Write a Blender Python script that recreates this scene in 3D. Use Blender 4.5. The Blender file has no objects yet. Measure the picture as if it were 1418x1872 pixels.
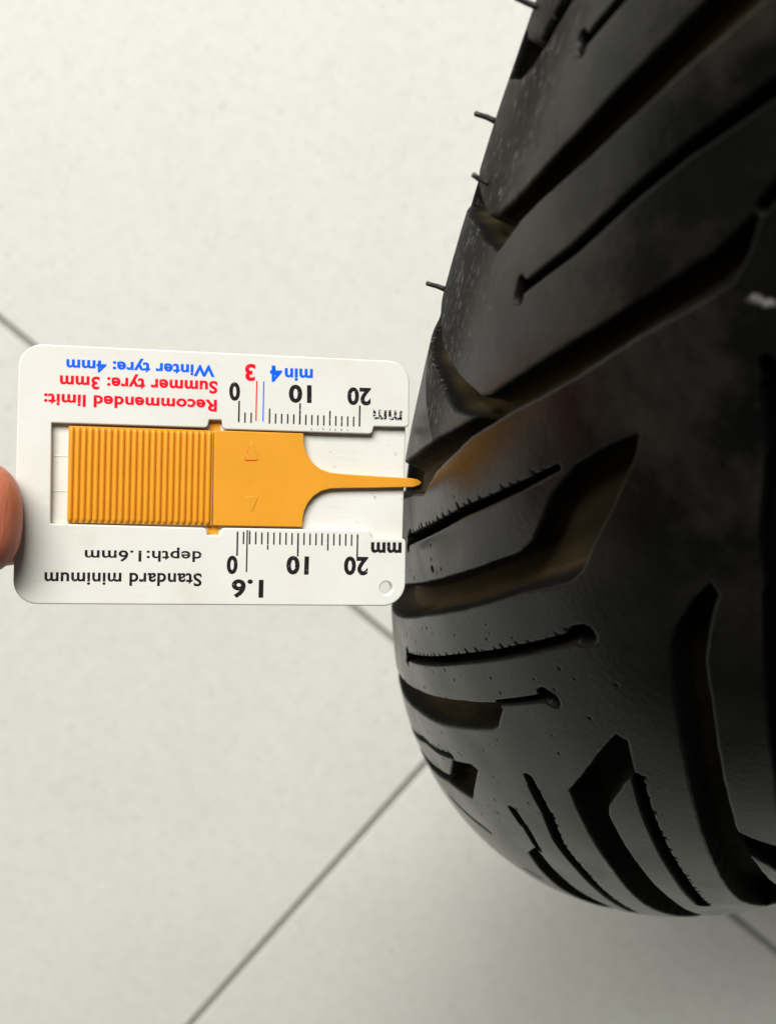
import bpy, bmesh, math, random
import numpy as np
from mathutils import Matrix, Vector

random.seed(4)
MM = 0.001
scene = bpy.context.scene
COL = scene.collection

# ------------------------------------------------------------------ camera
cam_d = bpy.data.cameras.new("camera")
cam = bpy.data.objects.new("camera", cam_d)
COL.objects.link(cam)
cam.matrix_world = Matrix(((0.99969, 0.0, 0.02496, 0.0),
                           (-0.00436, 0.98459, 0.17480, 0.0),
                           (-0.02457, -0.17485, 0.98429, 0.59240),
                           (0, 0, 0, 1)))
cam_d.sensor_fit = 'VERTICAL'
cam_d.sensor_height = 24.0
cam_d.lens = 24.0 * 2100.0 / 1872.0
cam_d.clip_start = 0.005
cam_d.clip_end = 60.0
cam_d.dof.use_dof = True
cam_d.dof.focus_distance = 0.188
cam_d.dof.aperture_fstop = 15.0
scene.camera = cam

# ------------------------------------------------------------------ world and light
world = bpy.data.worlds.new("World")
scene.world = world
world.use_nodes = True
bg = world.node_tree.nodes['Background']
bg.inputs[0].default_value = (0.95, 1.0, 0.97, 1)
bg.inputs[1].default_value = 0.045


def lamp(name, loc, target, size, size_y, power, color):
    d = bpy.data.lights.new(name, 'AREA')
    d.shape = 'RECTANGLE'
    d.size, d.size_y = size, size_y
    d.energy = power
    d.color = color
    o = bpy.data.objects.new(name, d)
    COL.objects.link(o)
    o.location = loc
    o.rotation_euler = (Vector(target) - Vector(loc)).to_track_quat('-Z', 'Y').to_euler()
    return o


# a wide shop window beyond the top of the picture
lamp("window_light", (-0.80, 2.9, 3.0), (-0.15, -0.05, 0.1), 3.2, 2.0, 305.0, (1.0, 0.985, 0.94))

scene.view_settings.view_transform = 'Standard'
scene.view_settings.look = 'None'
scene.view_settings.exposure = 0.0
scene.view_settings.gamma = 1.0
scene.view_settings.use_curve_mapping = False


# ------------------------------------------------------------------ helpers
def link(name, mesh, mat=None, parent=None):
    o = bpy.data.objects.new(name, mesh)
    COL.objects.link(o)
    if mat is not None and not mesh.materials:
        mesh.materials.append(mat)
    if parent is not None:
        o.parent = parent
    return o


def tag(o, label=None, cat=None, group=None, kind=None):
    if label: o["label"] = label
    if cat: o["category"] = cat
    if group: o["group"] = group
    if kind: o["kind"] = kind
    return o


def empty(name, mat):
    o = bpy.data.objects.new(name, None)
    COL.objects.link(o)
    o.matrix_world = mat
    o.empty_display_size = 0.02
    return o


def smooth(me):
    me.polygons.foreach_set('use_smooth', [True] * len(me.polygons))


class Nodes:
    def __init__(self, name):
        self.mat = bpy.data.materials.new(name)
        self.mat.use_nodes = True
        self.t = self.mat.node_tree
        self.bsdf = self.t.nodes['Principled BSDF']

    def n(self, kind, **kw):
        nd = self.t.nodes.new(kind)
        for k, v in kw.items():
            setattr(nd, k, v)
        return nd

    def l(self, a, b):
        self.t.links.new(a, b)

    def set(self, **kw):
        for k, v in kw.items():
            self.bsdf.inputs[k.replace('_', ' ')].default_value = v

    def coords(self, scale=(1, 1, 1)):
        tc = self.n('ShaderNodeTexCoord')
        mp = self.n('ShaderNodeMapping')
        mp.inputs['Scale'].default_value = scale
        self.l(tc.outputs['Object'], mp.inputs['Vector'])
        return mp.outputs[0]

    def noise(self, vec, scale, detail=4, rough=0.55):
        nz = self.n('ShaderNodeTexNoise')
        nz.inputs['Scale'].default_value = scale
        nz.inputs['Detail'].default_value = detail
        nz.inputs['Roughness'].default_value = rough
        if vec is not None:
            self.l(vec, nz.inputs['Vector'])
        return nz.outputs['Fac']

    def ramp(self, fac, stops):
        r = self.n('ShaderNodeValToRGB')
        e = r.color_ramp.elements
        while len(e) < len(stops):
            e.new(0.5)
        for el, (p, c) in zip(e, stops):
            el.position = p
            el.color = tuple(c) + (1,) if len(c) == 3 else c
        self.l(fac, r.inputs[0])
        return r.outputs[0]

    def mix(self, fac, a, b, mode='MIX'):
        m = self.n('ShaderNodeMix', data_type='RGBA', blend_type=mode)
        for s, v in ((m.inputs[0], fac), (m.inputs[6], a), (m.inputs[7], b)):
            if isinstance(v, (int, float)):
                s.default_value = v
            elif isinstance(v, (tuple, list)):
                s.default_value = tuple(v) + (1,) if len(v) == 3 else v
            else:
                self.l(v, s)
        return m.outputs[2]

    def math(self, op, a, b=None):
        m = self.n('ShaderNodeMath', operation=op)
        for s, v in ((m.inputs[0], a), (m.inputs[1], b)):
            if v is None:
                continue
            if isinstance(v, (int, float)):
                s.default_value = v
            else:
                self.l(v, s)
        return m.outputs[0]

    def attr(self, name):
        a = self.n('ShaderNodeAttribute', attribute_name=name)
        return a.outputs['Fac']

    def bump(self, h, strength, dist, normal=None):
        b = self.n('ShaderNodeBump')
        b.inputs['Strength'].default_value = strength
        b.inputs['Distance'].default_value = dist
        self.l(h, b.inputs['Height'])
        if normal is not None:
            self.l(normal, b.inputs['Normal'])
        return b.outputs[0]

    def out(self, color=None, rough=None, normal=None):
        if color is not None: self.l(color, self.bsdf.inputs['Base Color'])
        if rough is not None: self.l(rough, self.bsdf.inputs['Roughness'])
        if normal is not None: self.l(normal, self.bsdf.inputs['Normal'])
        return self.mat


# ------------------------------------------------------------------ materials
def mat_tile():
    m = Nodes('porcelain_tile')
    v = m.coords()
    oi = m.n('ShaderNodeObjectInfo')
    off = m.n('ShaderNodeVectorMath', operation='ADD')
    m.l(v, off.inputs[0]); m.l(oi.outputs['Location'], off.inputs[1])
    v = off.outputs[0]
    big = m.noise(v, 14, 3)
    mid = m.noise(v, 130, 5, 0.65)
    fine = m.noise(v, 300, 4, 0.7)
    c = m.ramp(big, [(0.3, (0.735, 0.735, 0.672)), (0.5, (0.75, 0.752, 0.695)), (0.7, (0.755, 0.765, 0.70))])
    c = m.mix(1.0, c, m.ramp(mid, [(0.28, (0.935, 0.935, 0.93)), (0.5, (1, 1, 1)), (0.75, (1.03, 1.04, 1.03))]), 'MULTIPLY')
    c = m.mix(1.0, c, m.ramp(fine, [(0.27, (0.66, 0.66, 0.64)), (0.40, (0.985, 0.985, 0.985)), (0.62, (1, 1, 1)), (0.72, (1.14, 1.14, 1.14))]), 'MULTIPLY')
    c = m.mix(1.0, c, m.ramp(oi.outputs['Random'], [(0.0, (0.965, 0.965, 0.965)), (1.0, (1, 1, 1))]), 'MULTIPLY')
    m.set(Roughness=0.5)
    m.bsdf.inputs['Specular IOR Level'].default_value = 0.35
    return m.out(c, None, m.bump(fine, 0.08, 0.001))


def mat_grout():
    m = Nodes('grout')
    f = m.noise(m.coords(), 500, 4)
    c = m.ramp(f, [(0.3, (0.27, 0.27, 0.24)), (0.7, (0.36, 0.36, 0.32))])
    m.set(Roughness=0.9)
    return m.out(c, None, m.bump(f, 0.4, 0.0006))


def mat_rubber():
    m = Nodes('tyre_rubber')
    v = m.coords()
    n1 = m.noise(v, 70, 5, 0.6)
    n2 = m.noise(v, 900, 4, 0.6)
    n3 = m.noise(v, 2600, 2, 0.5)
    base = m.ramp(n1, [(0.3, (0.0022, 0.0022, 0.0021)), (0.7, (0.0046, 0.0044, 0.0041))])
    # pale abraded grain on the shoulder
    sh = m.attr('shoulder')
    grain = m.ramp(m.noise(m.coords((1, 1, 0.32)), 1500, 5, 0.7), [(0.56, (0, 0, 0)), (0.68, (1, 1, 1))])
    base = m.mix(m.math('MULTIPLY', m.math('MULTIPLY', grain, sh), 0.95), base, (0.24, 0.235, 0.22))
    # grey-brown road dust in patches
    pt = m.ramp(m.noise(m.coords(), 38, 6, 0.68), [(0.46, (0, 0, 0)), (0.72, (1, 1, 1))])
    base = m.mix(m.math('MULTIPLY', m.math('MULTIPLY', pt, m.attr('film')), 0.75), base, (0.044, 0.039, 0.031))
    # brown dust lying in the grooves
    d = m.attr('dust')
    dn = m.ramp(n1, [(0.25, (0.085, 0.061, 0.027)), (0.75, (0.21, 0.152, 0.068))])
    base = m.mix(m.math('MULTIPLY', d, 0.9), base, dn)
    # dust specks
    sp = m.ramp(m.noise(v, 420, 3, 0.7), [(0.70, (0, 0, 0)), (0.78, (1, 1, 1))])
    base = m.mix(m.math('MULTIPLY', sp, 0.25), base, (0.07, 0.063, 0.045))
    # one chalky scuff on the crown
    ck = m.ramp(m.noise(v, 1100, 3, 0.6), [(0.34, (0.1, 0.1, 0.1)), (0.55, (1, 1, 1))])
    base = m.mix(m.math('MULTIPLY', m.attr('chalk'), ck), base, (0.30, 0.29, 0.29))
    rough = m.ramp(n1, [(0.3, (0.20, 0.20, 0.20)), (0.7, (0.31, 0.31, 0.31))])
    # the moulded groove walls are dull, only the worn crown shines
    g = m.attr('groove')
    rough = m.mix(g, rough, (0.85, 0.85, 0.85))
    gs = m.math('MAXIMUM', g, m.math('MULTIPLY', sh, 0.8))
    rough = m.mix(m.math('MULTIPLY', sh, 0.8), rough, (0.78, 0.78, 0.78))
    m.l(m.math('SUBTRACT', 0.26, m.math('MULTIPLY', gs, 0.20)), m.bsdf.inputs['Specular IOR Level'])
    b = m.bump(n2, 0.11, 0.0004)
    b = m.bump(n3, 0.12, 0.0002, b)
    return m.out(base, rough, b)


def mat_plain(name, color, rough, noise_scale=None, var=0.1, spec=0.5, bump=0.0):
    m = Nodes(name)
    m.set(Roughness=rough)
    m.bsdf.inputs['Specular IOR Level'].default_value = spec
    if noise_scale is None:
        m.bsdf.inputs['Base Color'].default_value = tuple(color) + (1,)
        noise_scale = 400
    f = m.noise(m.coords(), noise_scale, 4)
    lo = tuple(c * (1 - var) for c in color); hi = tuple(min(1, c * (1 + var)) for c in color)
    return m.out(m.ramp(f, [(0.3, lo), (0.7, hi)]), None, m.bump(f, bump, 0.0005) if bump else None)


def mat_white_plastic(name, dirt):
    m = Nodes(name)
    v = m.coords()
    n1 = m.noise(v, 60, 5, 0.6)
    n2 = m.noise(v, 700, 4, 0.7)
    c = m.ramp(n1, [(0.28, (0.64, 0.62, 0.545)), (0.42, (0.71, 0.70, 0.645)), (0.7, (0.755, 0.75, 0.71))])
    # small grey scuffs and brown specks
    thr = 0.68 if dirt < 0.6 else 0.65
    sp = m.ramp(n2, [(thr, (0, 0, 0)), (thr + 0.1, (1, 1, 1))])
    c = m.mix(m.math('MULTIPLY', sp, dirt), c, (0.26, 0.21, 0.13))
    st = m.noise(m.coords((120, 1500, 1500)), 1.0, 4, 0.6)
    c = m.mix(m.math('MULTIPLY', m.ramp(st, [(0.6, (0, 0, 0)), (0.8, (1, 1, 1))]), dirt * 0.6), c, (0.5, 0.46, 0.38))
    m.set(Roughness=0.42)
    m.bsdf.inputs['Specular IOR Level'].default_value = 0.4
    m.bsdf.inputs['Subsurface Weight'].default_value = 0.045
    m.bsdf.inputs['Subsurface Radius'].default_value = (1, 0.95, 0.85)
    m.bsdf.inputs['Subsurface Scale'].default_value = 0.001
    return m.out(c, None, m.bump(n2, 0.05, 0.0002))


def mat_orange():
    m = Nodes('orange_plastic')
    v = m.coords()
    n1 = m.noise(v, 110, 4, 0.6)
    c = m.ramp(n1, [(0.3, (0.72, 0.305, 0.018)), (0.7, (0.78, 0.340, 0.022))])
    sp = m.ramp(m.noise(v, 900, 3, 0.7), [(0.72, (0, 0, 0)), (0.79, (1, 1, 1))])
    c = m.mix(m.math('MULTIPLY', sp, 0.5), c, (0.16, 0.07, 0.015))
    m.set(Roughness=0.38)
    m.bsdf.inputs['Specular IOR Level'].default_value = 0.4
    m.bsdf.inputs['Subsurface Weight'].default_value = 0.1
    m.bsdf.inputs['Subsurface Radius'].default_value = (1, 0.5, 0.1)
    m.bsdf.inputs['Subsurface Scale'].default_value = 0.001
    return m.out(c, None, m.bump(n1, 0.04, 0.0003))


def mat_ink(name, color, wear):
    m = Nodes(name)
    f = m.noise(m.coords(), 2600, 3, 0.6)
    w = m.ramp(f, [(wear, (0, 0, 0)), (wear + 0.05, (1, 1, 1))])
    c = m.mix(w, color, (0.74, 0.73, 0.68))
    m.set(Roughness=0.5)
    m.bsdf.inputs['Specular IOR Level'].default_value = 0.12
    return m.out(c)


def mat_skin():
    m = Nodes('skin')
    v = m.coords()
    n1 = m.noise(v, 90, 4)
    n2 = m.noise(m.coords((1500, 320, 700)), 1.0, 4, 0.65)
    c = m.ramp(n1, [(0.3, (0.50, 0.145, 0.075)), (0.7, (0.61, 0.200, 0.110))])
    m.set(Roughness=0.45)
    m.bsdf.inputs['Specular IOR Level'].default_value = 0.4
    m.bsdf.inputs['Subsurface Weight'].default_value = 0.25
    m.bsdf.inputs['Subsurface Radius'].default_value = (1, 0.35, 0.2)
    m.bsdf.inputs['Subsurface Scale'].default_value = 0.002
    return m.out(c, None, m.bump(n2, 0.5, 0.0004))


M_TILE, M_GROUT, M_RUBBER = mat_tile(), mat_grout(), mat_rubber()
M_FRAME = mat_white_plastic('white_plastic', 0.42)
M_PLATE = mat_white_plastic('scuffed_white_plastic', 0.85)
M_ORANGE = mat_orange()
M_BLACK = mat_ink('black_ink', (0.012, 0.012, 0.013), 0.66)
M_BLACK_WORN = mat_ink('worn_black_ink', (0.012, 0.012, 0.013), 0.52)
M_RED = mat_ink('red_ink', (0.88, 0.004, 0.02), 0.66)
M_BLUE = mat_ink('blue_ink', (0.002, 0.12, 0.92), 0.70)
M_SKIN = mat_skin()
M_NAIL = mat_plain('nail', (0.62, 0.36, 0.27), 0.3)
M_RIM = mat_plain('painted_alloy', (0.05, 0.05, 0.055), 0.35, 80, 0.15)
M_SIDE = mat_plain('sidewall_rubber', (0.019, 0.018, 0.017), 0.55, 200, 0.25, 0.4, 0.2)
M_HAIR = mat_plain('hair_rubber', (0.010, 0.010, 0.010), 0.5)

# ------------------------------------------------------------------ floor: grout bed and separate tiles
bm = bmesh.new()
bmesh.ops.create_cube(bm, size=1.0)
bmesh.ops.scale(bm, vec=(6.2, 6.2, 0.02), verts=bm.verts)
me = bpy.data.meshes.new('floor'); bm.to_mesh(me); bm.free()
FLOOR_ROT = math.radians(-40.2)
CORNER = Vector((0.03208, -0.21254, 0))
floor = link('floor', me, M_GROUT)
floor.location = (CORNER.x, CORNER.y, -0.0122)
floor.rotation_euler = (0, 0, FLOOR_ROT)
tag(floor, kind='structure', label='pale speckled tiled floor with thin grey joints')
TILE, JOINT = 0.600, 0.0040
bm = bmesh.new()
bmesh.ops.create_cube(bm, size=1.0)
bmesh.ops.scale(bm, vec=(TILE - JOINT, TILE - JOINT, 0.0125), verts=bm.verts)
bmesh.ops.bevel(bm, geom=[e for e in bm.edges], offset=0.0006, segments=2, affect='EDGES', profile=0.5)
tile_me = bpy.data.meshes.new('tile'); bm.to_mesh(tile_me); bm.free()
tile_me.materials.append(M_TILE)
for i in range(-5, 5):
    for j in range(-5, 5):
        t = link('tile', tile_me, None, floor)
        t.location = ((i + .5) * TILE, (j + .5) * TILE, 0.0122 - 0.00625 + random.uniform(-.0001, 0))

# ------------------------------------------------------------------ the wheel
# wheel frame: x = axle, y/z in the wheel plane; crown radius 250 mm, section half width 58 mm
R, SA, SB = 250.0, 58.0, 62.0
ax = Vector((0.83376, -0.46195, 0.30239)).normalized()
uu = Vector((-0.43616, -0.21528, 0.87374)); uu = (uu - ax * uu.dot(ax)).normalized()
vv = ax.cross(uu)
WC = Vector((0.16998, 0.08079, 0.25890))
WS = 1.075   # tyre outer radius 269 mm
wheel = empty('motorcycle_wheel', Matrix(((ax.x, uu.x, vv.x, WC.x), (ax.y, uu.y, vv.y, WC.y),
                                          (ax.z, uu.z, vv.z, WC.z), (0, 0, 0, 1))) @ Matrix.Scale(WS, 4))
tag(wheel, 'black motorcycle wheel with a deep V grooved tyre leaning on the tiles', 'wheel')


def surf(th, ph, off=0.0):
    """point on the tyre in wheel coordinates (mm); off along the outward normal"""
    r = (R - SB) + SB * np.cos(ph); s = SA * np.sin(ph)
    nr = np.cos(ph) / SB; ns = np.sin(ph) / SA
    k = np.sqrt(nr * nr + ns * ns)
    r = r + off * nr / k; s = s + off * ns / k
    return s, r * np.cos(th), r * np.sin(th)


# tread pattern, thousandths of a radian: (angle round the wheel, angle across the section)
G1 = [(111, -1150), (108, -1050), (100, -956), (75, -915), (40, -850), (0, -780), (-60, -670), (-60, -590), (0, -705),
      (40, -790), (72, -858), (97, -905), (112, -940), (124, -990), (140, -1150)]
G2 = [(197, -1072), (192, -960), (190, -891), (180, -833), (154, -759), (130, -703), (103, -638), (79, -585), (56, -531),
      (40, -496), (4, -414), (-25, -342), (-50, -281), (-71, -247), (-58, -227), (-44, -228), (-24, -278), (2, -340),
      (32, -397), (46, -430), (67, -484), (90, -537), (115, -598), (145, -677), (168, -735), (188, -769), (196, -787),
      (204, -881), (213, -997), (228, -1120), (250, -1300), (215, -1300), (202, -1150)]
G3 = [(289, -990), (286, -901), (274, -762), (261, -648), (254, -622), (205, -503), (170, -414), (141, -342), (116, -281),
      (95, -247), (96, -239), (108, -227), (122, -228), (142, -278), (168, -346), (201, -421), (240, -521), (289, -637),
      (345, -735), (380, -772), (402, -832), (434, -907), (474, -1000), (524, -1120), (566, -1230), (515, -1230),
      (436, -1028), (329, -780), (278, -650), (295, -738), (306, -891), (330, -1069), (350, -1280), (306, -1280)]
G4 = [(485, -751), (409, -590), (349, -459), (311, -375), (295, -357), (261, -360), (238, -340), (216, -295), (201, -251),
      (210, -239), (240, -233), (266, -233), (288, -228), (300, -240), (336, -334), (395, -461), (457, -595), (584, -838),
      (747, -1150), (673, -1150)]
B1 = [(632, -685), (573, -571), (521, -461), (476, -363), (437, -272), (439, -255), (463, -247), (471, -256), (500, -317),
      (558, -435), (603, -538), (663, -654), (842, -1000), (795, -1000)]
B2 = [(585, -342), (550, -276), (547, -252), (617, -236), (654, -338), (715, -432), (800, -600), (880, -760), (840, -760),
      (750, -570), (699, -470), (663, -399), (629, -339)]
G5 = [(379, 6), (379, 34), (405, 90), (422, 86), (456, 88), (467, 100), (500, 180), (542, 284), (589, 392), (673, 566),
      (770, 760), (815, 740), (690, 480), (643, 376), (557, 206), (512, 101), (483, 31), (465, -11), (441, -7), (408, -3)]
B3 = [(632, -8), (600, 0), (636, 80), (672, 174), (706, 283), (765, 420), (840, 420), (765, 250), (715, 140), (665, 45)]
Y6 = [(428, 372), (438, 470), (450, 570), (500, 600), (474, 515), (452, 420)]


def sh(p, d, mir=False):
    return [((x + d), (-230 - y if mir else y)) + tuple(q) for x, y, *q in p]


# narrow sipes: centre line, width at both ends (mm), pit ends (list of [p, q, radius mm]), rough side
S = {
    'S1': ([(83, -751), (57, -687), (10, -590), (-40, -490)], .8, 1.0, [((81, -759), (84, -749), .8)], 0),
    'S2': ([(194, -650), (153, -544), (118, -471), (90, -408), (68, -348), (54, -312), (20, -230)], .8, 1.2, [((190, -652), (197, -645), .75)], 0),
    'S3': ([(445, -800), (332, -569), (277, -440), (247, -372)], 1.15, .45, [((452, -790), (436, -800), .45)], 1),
    'S4': ([(557, -654), (442, -425), (374, -275), (326, -166)], 1.15, 1.15, [((327, -170), (322, -156), 1.25), ((566, -648), (548, -660), .4)], 1),
    'S5': ([(437, -272), (409, -210), (390, -166)], .45, .9, [((390, -172), (389, -155), 1.15)], 0),
    'S6': ([(746, -615), (646, -489), (612, -410), (579, -348)], 1.0, .7, [], 1),
    'S7': ([(709, -327), (693, -248), (675, -175), (670, -146)], 1.0, 1.2, [], 0),
    'S8': ([(496, -88), (520, -23), (556, 42), (593, 139), (636, 238), (712, 383)], 1.9, 1.6, [((487, -112), (503, -66), .75)], -1),
    'S9': ([(562, -90), (573, -50), (601, 11)], 1.3, .9, [((557, -108), (571, -62), .8)], 0),
    'S10': ([(721, 20), (720, 68)], .9, .9, [], 0),
    'S11': ([(407, 99), (437, 162), (481, 258), (523, 351), (604, 509)], 1.3, 1.9, [], -1),
    'S12': ([(92, -243), (60, -215), (20, -170)], .9, .9, [], 0),
}
G6 = [(246, -2), (250, 22), (268, 40), (290, 70), (317, 132), (370, 246), (433, 382), (526, 613), (600, 760), (645, 740), (575, 575), (495, 416),
      (414, 251), (365, 150), (316, 45), (295, 0), (278, -12), (258, -12)]
polys = [G1, G2, G3, G4, B1, B2, G5, B3, Y6] + [G6, sh(G5, -340), sh(G5, -500)]
sipes = list(S.values())


def shs(s, d):
    return (sh(s[0], d), s[1], s[2], [(sh([p], d)[0], sh([q], d)[0], r) for p, q, r in s[3]], s[4])


sipes += [shs(S['S11'], -170), shs(S['S11'], -340), shs(S['S8'], -345)]
for k in range(16):
    d = 640 + k * 326
    polys += [sh(G4, d), sh(G5, d + 40)]
    sipes += [shs(S['S4'], d), shs(S['S11'], d + 40), shs(S['S8'], d + 40)]
    if k < 15:
        polys += [sh(B1, d), sh(B3, d + 40)]
        sipes += [shs(S['S3'], d)]
dots = [((411, -626), .45), ((530, 240), .4), ((533, 252), .35), ((622, -262), .2), ((470, -420), .2), ((520, -600), .18), ((380, -60), .2)]

th = np.concatenate([np.linspace(-0.12, 0.88, 1470), np.linspace(0.88, 2 * math.pi - 0.12, 420)[1:-1]])
ph = np.concatenate([np.linspace(-1.45, -1.24, 26)[:-1], np.linspace(-1.24, .78, 700), np.linspace(.78, 1.38, 50)[1:]])
NT, NP = len(th), len(ph)
KX, KY = 235.0, 60.0
X = np.repeat((th * KX)[:, None], NP, 1)
Y = np.repeat((ph * KY)[None, :], NT, 0)
wob = (np.sin(X * .9 + Y * .5) + np.sin(X * 1.3 - Y * 1.1 + 1.3) + np.sin(X * .43 + Y * 1.2) + np.sin(Y * .8 + X * 1.4)) * .018
disp = np.zeros((NT, NP)); dust = np.zeros((NT, NP))


def window(pts, pad):
    x0 = min(p[0] for p in pts) - pad; x1 = max(p[0] for p in pts) + pad
    y0 = min(p[1] for p in pts) - pad; y1 = max(p[1] for p in pts) + pad
    i0, i1 = np.searchsorted(th * KX, [x0, x1]); j0, j1 = np.searchsorted(ph * KY, [y0, y1])
    return slice(max(i0 - 1, 0), min(i1 + 1, NT)), slice(max(j0 - 1, 0), min(j1 + 1, NP))


def seg_dist(px, py, a, b):
    dx, dy = b[0] - a[0], b[1] - a[1]
    L = dx * dx + dy * dy + 1e-12
    t = np.clip(((px - a[0]) * dx + (py - a[1]) * dy) / L, 0, 1)
    return np.hypot(px - a[0] - t * dx, py - a[1] - t * dy), t


def sst(x):
    x = np.clip(x, 0, 1)
    return x * x * (3 - 2 * x)


def mmp(p): return (p[0] * .001 * KX, p[1] * .001 * KY)


def carve_poly(poly, depth, wall):
    P = [mmp(p) for p in poly]
    w = window(P, 2)
    px, py = X[w], Y[w]
    if px.size == 0: return
    d = np.full(px.shape, 1e9); inside = np.zeros(px.shape, bool)
    for i in range(len(P)):
        a, b = P[i], P[(i + 1) % len(P)]
        d = np.minimum(d, seg_dist(px, py, a, b)[0])
        c = ((a[1] > py) != (b[1] > py)) & (px < (b[0] - a[0]) * (py - a[1]) / (b[1] - a[1] + 1e-12) + a[0])
        inside ^= c
    sd = np.where(inside, d, -d) + wob[w]
    prof = sst((sd + .2) / (wall + .2))
    disp[w] = np.minimum(disp[w], -depth * prof)
    dust[w] = np.maximum(dust[w], sst((sd - wall * .25) / .9))


def carve_caps(a, b, ra, rb, depth, wall):
    w = window([a, b], max(ra, rb) + 1.5)
    px, py = X[w], Y[w]
    if px.size == 0: return
    d, t = seg_dist(px, py, a, b)
    sd = (ra + (rb - ra) * t) - d + wob[w] * .4
    disp[w] = np.minimum(disp[w], -depth * sst((sd + .18) / (wall + .18)))


for k, p in enumerate(polys):
    carve_poly(p, 3.7 if k in (1, 2, 4, 5) else 4.6, 1.2)
rs = random.Random(11)
for pts, w0, w1, pits, side in sipes:
    P = [mmp(p) for p in pts]
    n = len(P) - 1
    for i in range(n):
        ra = (w0 + (w1 - w0) * i / n) / 2; rb = (w0 + (w1 - w0) * (i + 1) / n) / 2
        carve_caps(P[i], P[i + 1], ra + .1, rb + .1, 3.8, .35)
        if side and P[i][0] < 260:
            dx, dy = P[i + 1][0] - P[i][0], P[i + 1][1] - P[i][1]
            L = math.hypot(dx, dy); nx, ny = -dy / L * side, dx / L * side
            if nx > 0 and side == 1: nx, ny = -nx, -ny
            if side == -1 and nx > 0: nx, ny = -nx, -ny
            t = rs.uniform(.3, 1.2)
            while t < L:
                q = (P[i][0] + dx * t / L, P[i][1] + dy * t / L)
                ln = rs.uniform(.3, .95) if side > 0 else rs.uniform(.05, .5)
                carve_caps(q, (q[0] + nx * (ra + ln) - dx / L * .55, q[1] + ny * (ra + ln) - dy / L * .55), .6 if side > 0 else .75, .12 if side > 0 else .3, rs.uniform(.5, 1.1), .55)
                t += rs.uniform(1.5, 3.4)
    for a, b, r in pits:
        carve_caps(mmp(a), mmp(b), r + .1, r + .1, 4.6, .3)
for k in range(110):   # pores and nicks in the worn rubber
    dots.append(((rs.uniform(330, 640), rs.uniform(-760, -40)), rs.choice((.1, .12, .14, .2))))
for p, r in dots:
    carve_caps(mmp(p), mmp(p), r, r, .8 if r > .3 else .22, .3)
# slight unevenness of worn rubber
disp += .05 * np.sin(X * .21 + Y * .13) * np.sin(Y * .31 - X * .11 + .7)

TH = np.repeat(th[:, None], NP, 1); PH = np.repeat(ph[None, :], NT, 0)
co = np.stack(surf(TH, PH, disp), -1).reshape(-1, 3) * MM
idx = np.arange(NT * NP).reshape(NT, NP)
nxt = np.roll(idx, -1, 0)
quads = np.stack([idx[:, :-1], idx[:, 1:], nxt[:, 1:], nxt[:, :-1]], -1).reshape(-1, 4)
me = bpy.data.meshes.new('tread')
me.vertices.add(len(co)); me.vertices.foreach_set('co', co.astype(np.float32).ravel())
me.loops.add(quads.size); me.loops.foreach_set('vertex_index', quads.astype(np.int32).ravel())
me.polygons.add(len(quads))
me.polygons.foreach_set('loop_start', np.arange(0, quads.size, 4, dtype=np.int32))
me.update(calc_edges=True)
me.polygons.foreach_set('use_smooth', np.ones(len(quads), bool))


def attr(name, arr):
    a = me.attributes.new(name, 'FLOAT', 'POINT')
    a.data.foreach_set('value', arr.astype(np.float32).ravel())


attr('dust', dust * (.75 + .25 * np.sin(X * .5 + Y * .9)) * (.08 + .92 * sst((-PH - .14) / .4)))
shoulder = sst((-PH - .68) / .22) * (1 - sst(-disp / .8)) * (TH < .34) + .35 * sst((-PH - .70) / .2) * (TH >= .34) * (TH < .7)
attr('shoulder', shoulder)
attr('groove', sst(-disp / .3))
attr('film', (.05 + .95 * sst((.38 - TH) / .22)) * (1 - sst(-disp / .5)))
cx, cy = (X - .1217 * KX), (Y + .172 * KY)
ca, sa_ = math.cos(2.05), math.sin(2.05)
p1, p2 = cx * ca + cy * sa_, -cx * sa_ + cy * ca
e = np.minimum((p1 + .5) ** 2 / .9 + (p2 - .12) ** 2 / .22, (p1 - .75) ** 2 / .6 + (p2 + .2) ** 2 / .16) + .25 * np.sin(p1 * 5 + p2 * 3)
attr('chalk', .85 * sst((1.15 - e) / .7))
me.validate()
tread = link('tread', me, M_RUBBER, wheel)


def lathe(name, prof, mat, parent, seg=160, closed=False):
    """prof: (axial, radius) in mm, turned about the axle"""
    v = []; fcs = []
    n = len(prof)
    for i in range(seg):
        a = 2 * math.pi * i / seg
        for s, r in prof:
            v.append((s * MM, r * MM * math.cos(a), r * MM * math.sin(a)))
    for i in range(seg):
        j = (i + 1) % seg
        for k in range(n if closed else n - 1):
            k2 = (k + 1) % n
            fcs.append((i * n + k, i * n + k2, j * n + k2, j * n + k))
    m = bpy.data.meshes.new(name); m.from_pydata(v, [], fcs); m.update(); smooth(m)
    return link(name, m, mat, parent)


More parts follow.
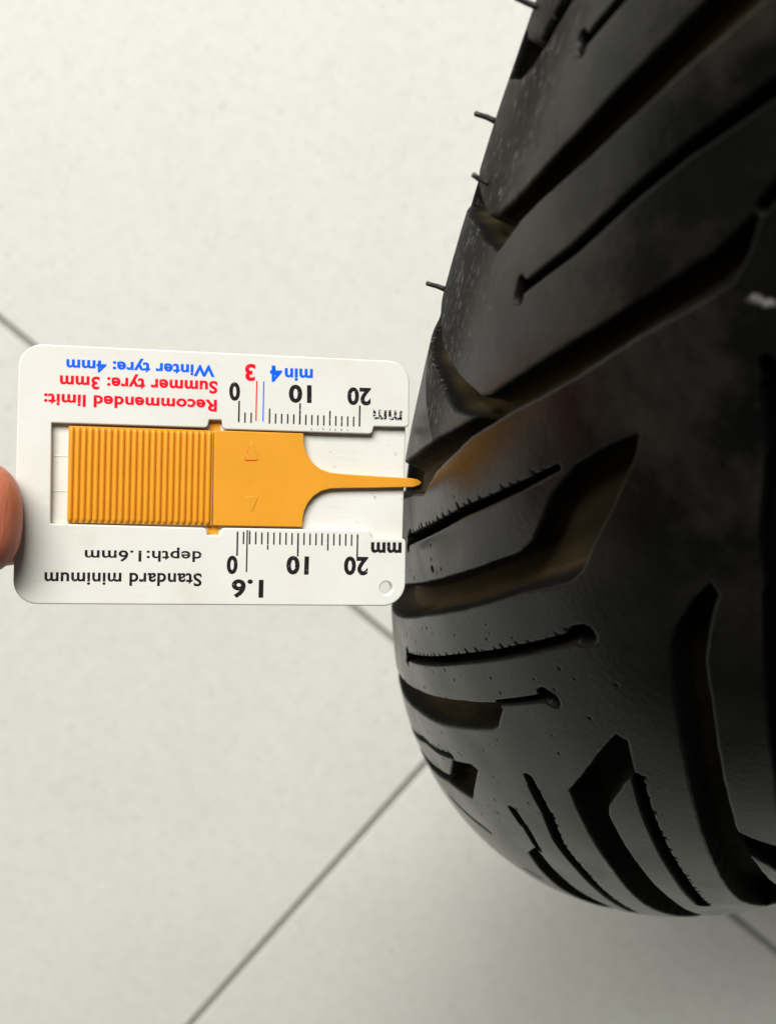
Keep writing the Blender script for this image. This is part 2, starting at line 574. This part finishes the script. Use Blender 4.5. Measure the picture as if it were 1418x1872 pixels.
for sg, p0 in ((-1, 1.45), (1, 1.38)):
    r0 = (R - SB) + SB * math.cos(p0); s0 = SA * math.sin(p0)
    lathe('sidewall', [(sg * s0, r0), (sg * 58, 188), (sg * 57, 181), (sg * 54, 175), (sg * 50, 170), (sg * 47, 167.5), (sg * 44, 166)], M_SIDE, wheel)
rim = lathe('rim', [(-47, 169), (-45, 171), (-43, 168), (-42, 160), (-30, 150), (-20, 145), (20, 145), (30, 150), (42, 160), (43, 168), (45, 171), (47, 169),
                    (46, 160), (34, 146), (22, 139), (-22, 139), (-34, 146), (-46, 160)], M_RIM, wheel, 128, True)
lathe('hub', [(-35, 12), (-35, 30), (-20, 38), (20, 38), (35, 30), (35, 12)], M_RIM, wheel, 64, True)
sp_bm = bmesh.new()
bmesh.ops.create_cube(sp_bm, size=1.0)
for w in sp_bm.verts:
    tp = (w.co.y + .5)
    w.co = Vector((w.co.x * (.040 - .012 * tp), .034 + tp * .107, w.co.z * (.034 - .012 * tp)))
bmesh.ops.bevel(sp_bm, geom=list(sp_bm.edges), offset=.004, segments=2, affect='EDGES')
sp_me = bpy.data.meshes.new('spoke'); sp_bm.to_mesh(sp_me); sp_bm.free()
sp_me.materials.append(M_RIM)
for k in range(5):
    o = link('spoke', sp_me, None, wheel)
    o.rotation_euler = (2 * math.pi * k / 5, 0, 0)


def tube(name, pts, radii, mat, parent, seg=8):
    v = []; fcs = []
    P = [Vector(p) for p in pts]
    for i, p in enumerate(P):
        d = (P[min(i + 1, len(P) - 1)] - P[max(i - 1, 0)]).normalized()
        a = d.orthogonal().normalized(); b = d.cross(a)
        for k in range(seg):
            t = 2 * math.pi * k / seg
            v.append((p + (a * math.cos(t) + b * math.sin(t)) * radii[i]) * MM)
    for i in range(len(P) - 1):
        for k in range(seg):
            k2 = (k + 1) % seg
            fcs.append((i * seg + k, i * seg + k2, (i + 1) * seg + k2, (i + 1) * seg + k))
    fcs.append(tuple(range(seg))[::-1]); fcs.append(tuple(range((len(P) - 1) * seg, len(P) * seg)))
    m = bpy.data.meshes.new(name); m.from_pydata(v, [], fcs); m.update(); smooth(m)
    return link(name, m, mat, parent)


# moulding hairs on the shoulder (offsets in mm: sideways and up-slope in world x / y)
Rinv = Matrix((ax, uu, vv))
for t_, p_, offs in ((.094, -1.097, [(-1.24, .52), (-2.6, 1.1)]), (.172, -1.19, [(-1.16, .58), (-2.61, 1.01)]),
                     (.182, -.965, [(-1.02, .54), (-1.91, 1.16)]), (.295, -1.16, [(-1.13, .48), (-2.58, .89)])):
    b0 = Vector(surf(t_, p_, -.4)); nrm = (Vector(surf(t_, p_, 1.0)) - Vector(surf(t_, p_, 0)))
    pts = [b0]
    for k, (ox, oy) in enumerate(offs):
        pts.append(b0 + nrm * .4 + Rinv @ Vector((ox, oy, .12 * k)))
    pm = [pts[0], pts[0].lerp(pts[1], .5), pts[1], pts[1].lerp(pts[2], .55) + Vector((.05, .06, 0)), pts[2], pts[2] + (pts[2] - pts[1]).normalized() * .14]
    tube('vent_hair', pm, [.45, .40, .37, .35, .37, .16], M_HAIR, wheel)

# ------------------------------------------------------------------ tread depth gauge
gauge = empty('tread_depth_gauge', Matrix(((0.97574, 0.01783, 0.21822, -0.0323), (-0.05888, 0.98133, 0.18312, -0.02723),
                                           (-0.21088, -0.19153, 0.95856, 0.40791), (0, 0, 0, 1))))
tag(gauge, 'white plastic card gauge with orange ribbed slider pressed against the tyre', 'depth gauge')


def fillet(pts, seg=6):
    """pts: (x, y, radius) -> list of 2D points with rounded corners"""
    out = []
    n = len(pts)
    for i in range(n):
        p = Vector(pts[i][:2]); r = pts[i][2] if len(pts[i]) > 2 else 0
        if r <= 0:
            out.append(p); continue
        a = (Vector(pts[i - 1][:2]) - p); b = (Vector(pts[(i + 1) % n][:2]) - p)
        la, lb = a.length, b.length
        a.normalize(); b.normalize()
        ang = a.angle(b); d = min(r / math.tan(ang / 2), la * .49, lb * .49)
        r2 = d * math.tan(ang / 2)
        c = p + (a + b).normalized() * (r2 / math.sin(ang / 2))
        s, e_ = p + a * d - c, p + b * d - c
        t0 = math.atan2(s.y, s.x); t1 = math.atan2(e_.y, e_.x)
        dt = (t1 - t0 + math.pi) % (2 * math.pi) - math.pi
        for k in range(seg + 1):
            t = t0 + dt * k / seg
            out.append(c + Vector((math.cos(t), math.sin(t))) * r2)
    return out


def slab(name, loops, z0, z1, bev, mat, parent, bevres=2):
    cu = bpy.data.curves.new(name, 'CURVE')
    cu.dimensions = '2D'; cu.fill_mode = 'BOTH'
    for lp in loops:
        sp = cu.splines.new('POLY'); sp.points.add(len(lp) - 1); sp.use_cyclic_u = True
        for q, p in zip(sp.points, lp):
            q.co = (p[0] * MM, p[1] * MM, 0, 1)
    cu.extrude = max((z1 - z0) / 2 - bev, 0) * MM
    cu.bevel_depth = bev * MM; cu.bevel_resolution = bevres; cu.offset = -bev * MM
    tmp = bpy.data.objects.new('tmp', cu); COL.objects.link(tmp)
    dg = bpy.context.evaluated_depsgraph_get()
    m = bpy.data.meshes.new_from_object(tmp.evaluated_get(dg))
    bpy.data.objects.remove(tmp); bpy.data.curves.remove(cu)
    m.name = name
    m.materials.clear()
    m.transform(Matrix.Translation((0, 0, (z0 + z1) / 2 * MM)))
    return link(name, m, mat, parent)


def circle(x, y, r, n=28):
    return [Vector((x + r * math.cos(2 * math.pi * k / n), y - r * math.sin(2 * math.pi * k / n))) for k in range(n)]


frame_loop = fillet([(-31.55, 20.58, 3.7), (31.5, 20.58, 3.6), (31.62, 9.5, .7), (25.6, 9.4, .25), (25.32, 8.12, .7), (.62, 8.05, .7),
                     (.36, 9.55, .15), (-1.62, 9.5, .15), (-1.84, 8.2, .7), (-26.28, 8.14, .12), (-26.1, -7.82, .12), (-1.75, -8.05, .7),
                     (-1.5, -9.2, .15), (.46, -9.2, .15), (.68, -8.0, .7), (25.25, -7.95, .7), (25.62, -9.22, .25), (31.45, -9.29, .7),
                     (31.5, -20.58, 3.8), (-31.55, -20.58, 3.7)], 8)
frame = slab('front_frame', [frame_loop, circle(28.22, -17.59, 1.08)], -1.2, 0, .24, M_FRAME, gauge, 4)
plate_loop = fillet([(-31.3, 20.3, 3.6), (30.9, 20.3, 3.5), (31.25, 9.3, .3), (31.1, -9.3, .3), (30.9, -20.3, 3.7), (-31.3, -20.3, 3.6)], 8)
plate = slab('back_plate', [plate_loop, circle(28.22, -17.59, 1.08)], -2.5, -1.22, .14, M_PLATE, gauge, 2)
for yy in (3.0, -2.6):
    slab('guide_rail', [[Vector((-26.0, yy - .12)), Vector((-20.0, yy - .12)), Vector((-20.0, yy + .12)), Vector((-26.0, yy + .12))]], -1.24, -1.14, .03, M_PLATE, plate, 1)

sl = [(-.76, 7.86, .3), (13.85, 7.86, .25), (13.95, 6.3, 0), (14.2, 5.2, 0), (14.75, 3.95, 0), (15.6, 2.85, 0), (16.8, 2.02, 0), (18.3, 1.52, 0), (20.5, 1.34, 0),
      (25.4, 1.14, 0), (32.3, .92, 0), (33.3, .74, 0), (33.85, .42, 0), (33.98, .2, 0), (33.6, -.2, 0), (32.6, -.56, 0), (25.4, -.88, 0), (20.5, -1.06, 0), (18.4, -1.2, 0),
      (17.0, -1.6, 0), (15.75, -2.45, 0), (14.8, -3.6, 0), (14.25, -4.9, 0), (14.0, -6.1, 0), (13.95, -7.66, .25), (-.66, -7.68, .3)]
slider = slab('slider', [fillet(sl, 4)], -1.18, -.10, .14, M_ORANGE, gauge, 3)
slab('grip_base', [fillet([(-23.7, 7.8, .2), (-.9, 7.86, 0), (-.8, -7.68, 0), (-23.6, -7.64, .2)], 3)], -1.18, -.38, .1, M_ORANGE, slider, 2)
for ys in (8.75, -8.6):
    slab('stop_tab', [fillet([(-1.5, ys + .62, .1), (.25, ys + .62, .1), (.25, ys - .9, 0), (-1.5, ys - .9, 0)] if ys > 0 else
                             [(-1.5, ys + .9, 0), (.32, ys + .9, 0), (.32, ys - .5, .1), (-1.5, ys - .5, .1)], 3)], -1.217, -1.16, .02, M_ORANGE, slider, 1)


def rib_mesh():
    L, r, hgt = 15.3, .43, .50
    v = []; f = []
    rows = [(-L / 2, .15, .1), (-L / 2 + .12, .62, .55), (-L / 2 + .35, .92, .9), (-L / 2 + .7, 1, 1), (0, 1, 1), (L / 2 - .7, 1, 1), (L / 2 - .35, .92, .9), (L / 2 - .12, .62, .55), (L / 2, .15, .1)]
    ns = 8
    for y, kx, kz in rows:
        for k in range(ns + 1):
            t = math.pi * k / ns
            v.append((-math.cos(t) * r * kx * MM, y * MM, (-.40 + math.sin(t) * hgt * kz) * MM))
    for i in range(len(rows) - 1):
        for k in range(ns):
            a = i * (ns + 1) + k
            f.append((a, a + 1, a + ns + 2, a + ns + 1))
    m = bpy.data.meshes.new('rib'); m.from_pydata(v, [], f); m.update(); smooth(m)
    bmx = bmesh.new(); bmx.from_mesh(m); bmesh.ops.recalc_face_normals(bmx, faces=bmx.faces)
    if sum(fc.normal.z for fc in bmx.faces) < 0:
        bmesh.ops.reverse_faces(bmx, faces=bmx.faces)
    bmx.to_mesh(m); bmx.free()
    m.materials.append(M_ORANGE)
    return m


rib_me = rib_mesh()
for k in range(23):
    o = link('rib', rib_me, None, slider)
    o.location = ((-23.2 + k * .985) * MM, (.09 + .0 * k) * MM, 0)
for tri, nm in (([(5.38, 6.5), (4.28, 3.15), (6.5, 3.15)], 'arrow'), ([(4.5, -2.78), (5.6, -5.35), (6.64, -2.78)], 'arrow')):
    slab(nm, [fillet([(x, y, .12) for x, y in tri], 2)], -.14, -.02, .06, M_ORANGE, slider, 1)
slab('arrow_paint', [[Vector((4.30, 3.06)), Vector((6.1, 3.06)), Vector((6.0, 3.22)), Vector((4.36, 3.22))]], -.1, -.045, .01, M_RED, slider, 1)
slab('arrow_paint', [[Vector((4.24, 3.2)), Vector((4.32, 3.17)), Vector((5.0, 5.5)), Vector((4.95, 5.55))]], -.1, -.05, .005, M_RED, slider, 1)

# ---- print on the frame (upside down towards the camera, as held)


def glyphs(text, bold):
    cu = bpy.data.curves.new('lettering', 'FONT')
    cu.body = text; cu.size = 1.0; cu.offset = bold; cu.resolution_u = 4; cu.space_character = 1.06
    tmp = bpy.data.objects.new('tmp', cu); COL.objects.link(tmp)
    dg = bpy.context.evaluated_depsgraph_get()
    m = bpy.data.meshes.new_from_object(tmp.evaluated_get(dg))
    bpy.data.objects.remove(tmp); bpy.data.curves.remove(cu)
    m.materials.clear()
    return m


CAPM = glyphs('H', 0.02)
CAP = max(v.co.y for v in CAPM.vertices)


def lettering(text, start, end, cap, mat, bold=.036, z=.012):
    m = glyphs(text, bold)
    xs = [v.co.x for v in m.vertices]
    x0, x1 = min(xs), max(xs)
    kx = math.hypot(start[0] - end[0], start[1] - end[1]) / (x1 - x0); ky = cap / CAP
    d = (Vector(end) - Vector(start)).normalized(); nrm = Vector((-d.y, d.x))
    for v in m.vertices:
        p = Vector(start) + d * ((v.co.x - x0) * kx) + nrm * (v.co.y * ky)
        v.co = (p.x * MM, p.y * MM, z * MM)
    m.update()
    if m.polygons and sum(p.normal.z for p in m.polygons) < 0:
        m.flip_normals()
    m.name = 'lettering'
    return link('lettering', m, mat, frame)


lettering('Winter tyre: 4mm', (-.9, 18.35), (-24.25, 18.29), 1.78, M_BLUE)
lettering('Summer tyre: 3mm', (-.41, 15.78), (-25.2, 15.67), 1.92, M_RED)
lettering('Recommended limit:', (-.43, 12.74), (-27.56, 12.70), 1.82, M_RED)
lettering('min', (15.17, 18.48), (10.5, 18.42), 2.05, M_BLUE)
lettering('4', (10.05, 18.78), (8.05, 18.72), 2.5, M_BLUE)
lettering('3', (5.67, 18.83), (3.97, 18.79), 2.6, M_RED)
lettering('0', (3.23, 15.67), (1.46, 15.62), 2.75, M_BLACK, .04)
lettering('10', (15.0, 15.72), (11.22, 15.65), 2.72, M_BLACK, .04)
lettering('20', (24.99, 15.68), (21.0, 15.65), 2.70, M_BLACK, .04)
lettering('mm', (30.39, 12.13), (25.43, 12.16), 2.25, M_BLACK_WORN, .03)
lettering('0', (3.45, -12.7), (1.68, -12.69), 2.74, M_BLACK, .04)
lettering('10', (15.13, -12.64), (11.42, -12.60), 2.78, M_BLACK, .04)
lettering('20', (25.06, -12.59), (20.99, -12.56), 2.82, M_BLACK, .04)
lettering('1.6', (7.72, -16.55), (2.55, -16.52), 2.74, M_BLACK, .035)
lettering('mm', (30.7, -10.04), (25.47, -10.08), 2.35, M_BLACK, .04)
lettering('depth:1.6mm', (-2.39, -11.92), (-20.76, -11.99), 1.72, M_BLACK, .02)
lettering('Standard minimum', (-2.31, -15.52), (-26.85, -15.6), 2.02, M_BLACK, .025)


def marks(name, bars, mat):
    v = []; f = []
    for x, y0, y1, w in bars:
        a = len(v)
        xs = x + .02 * (y1 - y0) * 0
        v += [((x - w / 2) * MM, y0 * MM, .012 * MM), ((x + w / 2) * MM, y0 * MM, .012 * MM), ((xs + w / 2) * MM, y1 * MM, .012 * MM), ((xs - w / 2) * MM, y1 * MM, .012 * MM)]
        f.append((a, a + 1, a + 2, a + 3))
    m = bpy.data.meshes.new(name); m.from_pydata(v, [], f); m.update()
    if sum(p.normal.z for p in m.polygons) < 0: m.flip_normals()
    return link(name, m, mat, frame)


top, bot = [], []
for k in range(21):
    if k not in (3, 4):
        hi = 12.82 if k % 10 == 0 else (11.75 if k % 5 == 0 else 10.95)
        top.append((3.15 + k * 1.0, 9.28 + rs.uniform(-.05, .05), hi, .27 if k % 10 == 0 else .24))
    lo = -12.53 if k % 10 == 0 else (-11.45 if k % 5 == 0 else -10.62)
    bot.append((3.32 + k * .993, lo, -8.65 + rs.uniform(-.08, .08), .27 if k % 10 == 0 else .24))
marks('scale_marks', top, M_BLACK)
marks('scale_marks', bot, M_BLACK)
marks('limit_mark', [(4.9, -15.19, -8.3, .23), (5.25, -10.5, -8.35, .16)], M_BLACK)
marks('limit_mark', [(5.95, 9.6, 16.2, .22)], M_RED)
marks('limit_mark', [(7.1, 9.6, 16.18, .20)], M_BLUE)
smear = []
for k in range(12, 19):
    for q in range(2):
        smear.append((3.15 + k + rs.uniform(-.12, .12), 8.45 + rs.uniform(-.05, .15), 8.6 + rs.uniform(0, .25), .16))
marks('ink_smear', smear, M_BLACK_WORN)

# ------------------------------------------------------------------ hand holding the card (gauge coordinates, mm)
hand_bm = bmesh.new()


def blob(c, rx, ry, rz, power=2.0, rot=None):
    r = bmesh.ops.create_icosphere(hand_bm, subdivisions=4, radius=1.0)
    for v in r['verts']:
        p = v.co
        if power != 2.0:
            k = (abs(p.x) ** power + abs(p.y) ** power + abs(p.z) ** power) ** (-1 / power)
            p = p * k
        q = Vector((p.x * rx, p.y * ry, p.z * rz))
        if rot is not None: q = rot @ q
        v.co = q + Vector(c)


def limb(pts, radii, flat=1.0):
    n = 10
    for i in range(len(pts) - 1):
        a, b = Vector(pts[i]), Vector(pts[i + 1])
        for k in range(n + 1):
            t = k / n
            r = radii[i] + (radii[i + 1] - radii[i]) * t
            rr = bmesh.ops.create_icosphere(hand_bm, subdivisions=3, radius=r)
            c = a.lerp(b, t)
            for v in rr['verts']: v.co += c


# thumb on the front edge of the card
blob((-38.8, -7.2, 3.6), 8.9, 9.2, 6.6, 2.7)
limb([(-41, -7.9, 3.6), (-58, -9, 6), (-66, -11, 8)], [8.3, 8.6, 9.4])
limb([(-66, -11, 8), (-92, -26, 0), (-112, -38, -14)], [9.6, 12, 15])
# index finger behind the card, the others curled beneath it
limb([(-22, -7, -9.2), (-40, -8.6, -13), (-58, -7, -22), (-98, 2, -30)], [6.4, 7.4, 8.4, 10.5])
limb([(-52, -16, -24), (-56, -18, -34), (-66, -14, -42), (-102, -16, -36)], [7.0, 7.6, 8.6, 10.5])
limb([(-58, -34, -30), (-62, -36, -40), (-70, -34, -46), (-106, -34, -38)], [6.6, 7.2, 8.2, 10])
limb([(-60, -50, -32), (-64, -52, -40), (-78, -52, -44), (-110, -50, -36)], [5.6, 6.2, 7.0, 9])
for yy, zz in ((-2, -30), (-18, -32), (-34, -32), (-48, -30)):
    limb([(-98, yy, zz), (-150, -30 + (yy + 25) * .5, -30)], [11.5, 15])
limb([(-112, -38, -14), (-150, -34, -26)], [15, 16])
limb([(-150, -30, -30), (-176, -34, -32), (-300, -60, -40)], [19, 21, 30])
hm = bpy.data.meshes.new('hand'); hand_bm.to_mesh(hm); hand_bm.free()
for v in hm.vertices:   # the forearm comes in from below
    if v.co.x < -62: v.co.y += (v.co.x + 62) * .95
hm.transform(Matrix.Scale(MM, 4))
tmp = bpy.data.objects.new('tmp', hm); COL.objects.link(tmp)
md = tmp.modifiers.new('r', 'REMESH'); md.mode = 'VOXEL'; md.voxel_size = .0009
md2 = tmp.modifiers.new('s', 'SMOOTH'); md2.factor = .5; md2.iterations = 9
dg = bpy.context.evaluated_depsgraph_get()
hmesh = bpy.data.meshes.new_from_object(tmp.evaluated_get(dg))
bpy.data.objects.remove(tmp)
hmesh.name = 'person_hand'
smooth(hmesh)
hmesh.materials.clear()
hand = link('person_hand', hmesh, M_SKIN)
hand.matrix_world = gauge.matrix_world.copy()
tag(hand, 'bare fingertip of a person pinching the left edge of the white card', 'hand')
nail_bm = bmesh.new()
bmesh.ops.create_grid(nail_bm, x_segments=8, y_segments=8, size=1)
for v in nail_bm.verts:
    x, y = v.co.x, v.co.y
    v.co = Vector((-43.5 + x * 5.2, -6.6 + y * 5.6 * (1 - .12 * x * x), 10.5 - 2.1 * y * y - (.5 * x * x if x > 0 else 0) + .1)) * MM
nm = bpy.data.meshes.new('thumbnail'); nail_bm.to_mesh(nm); nail_bm.free(); smooth(nm)
nail = link('thumbnail', nm, M_NAIL, hand)
sd = nail.modifiers.new('t', 'SOLIDIFY'); sd.thickness = .0006; sd.offset = 0
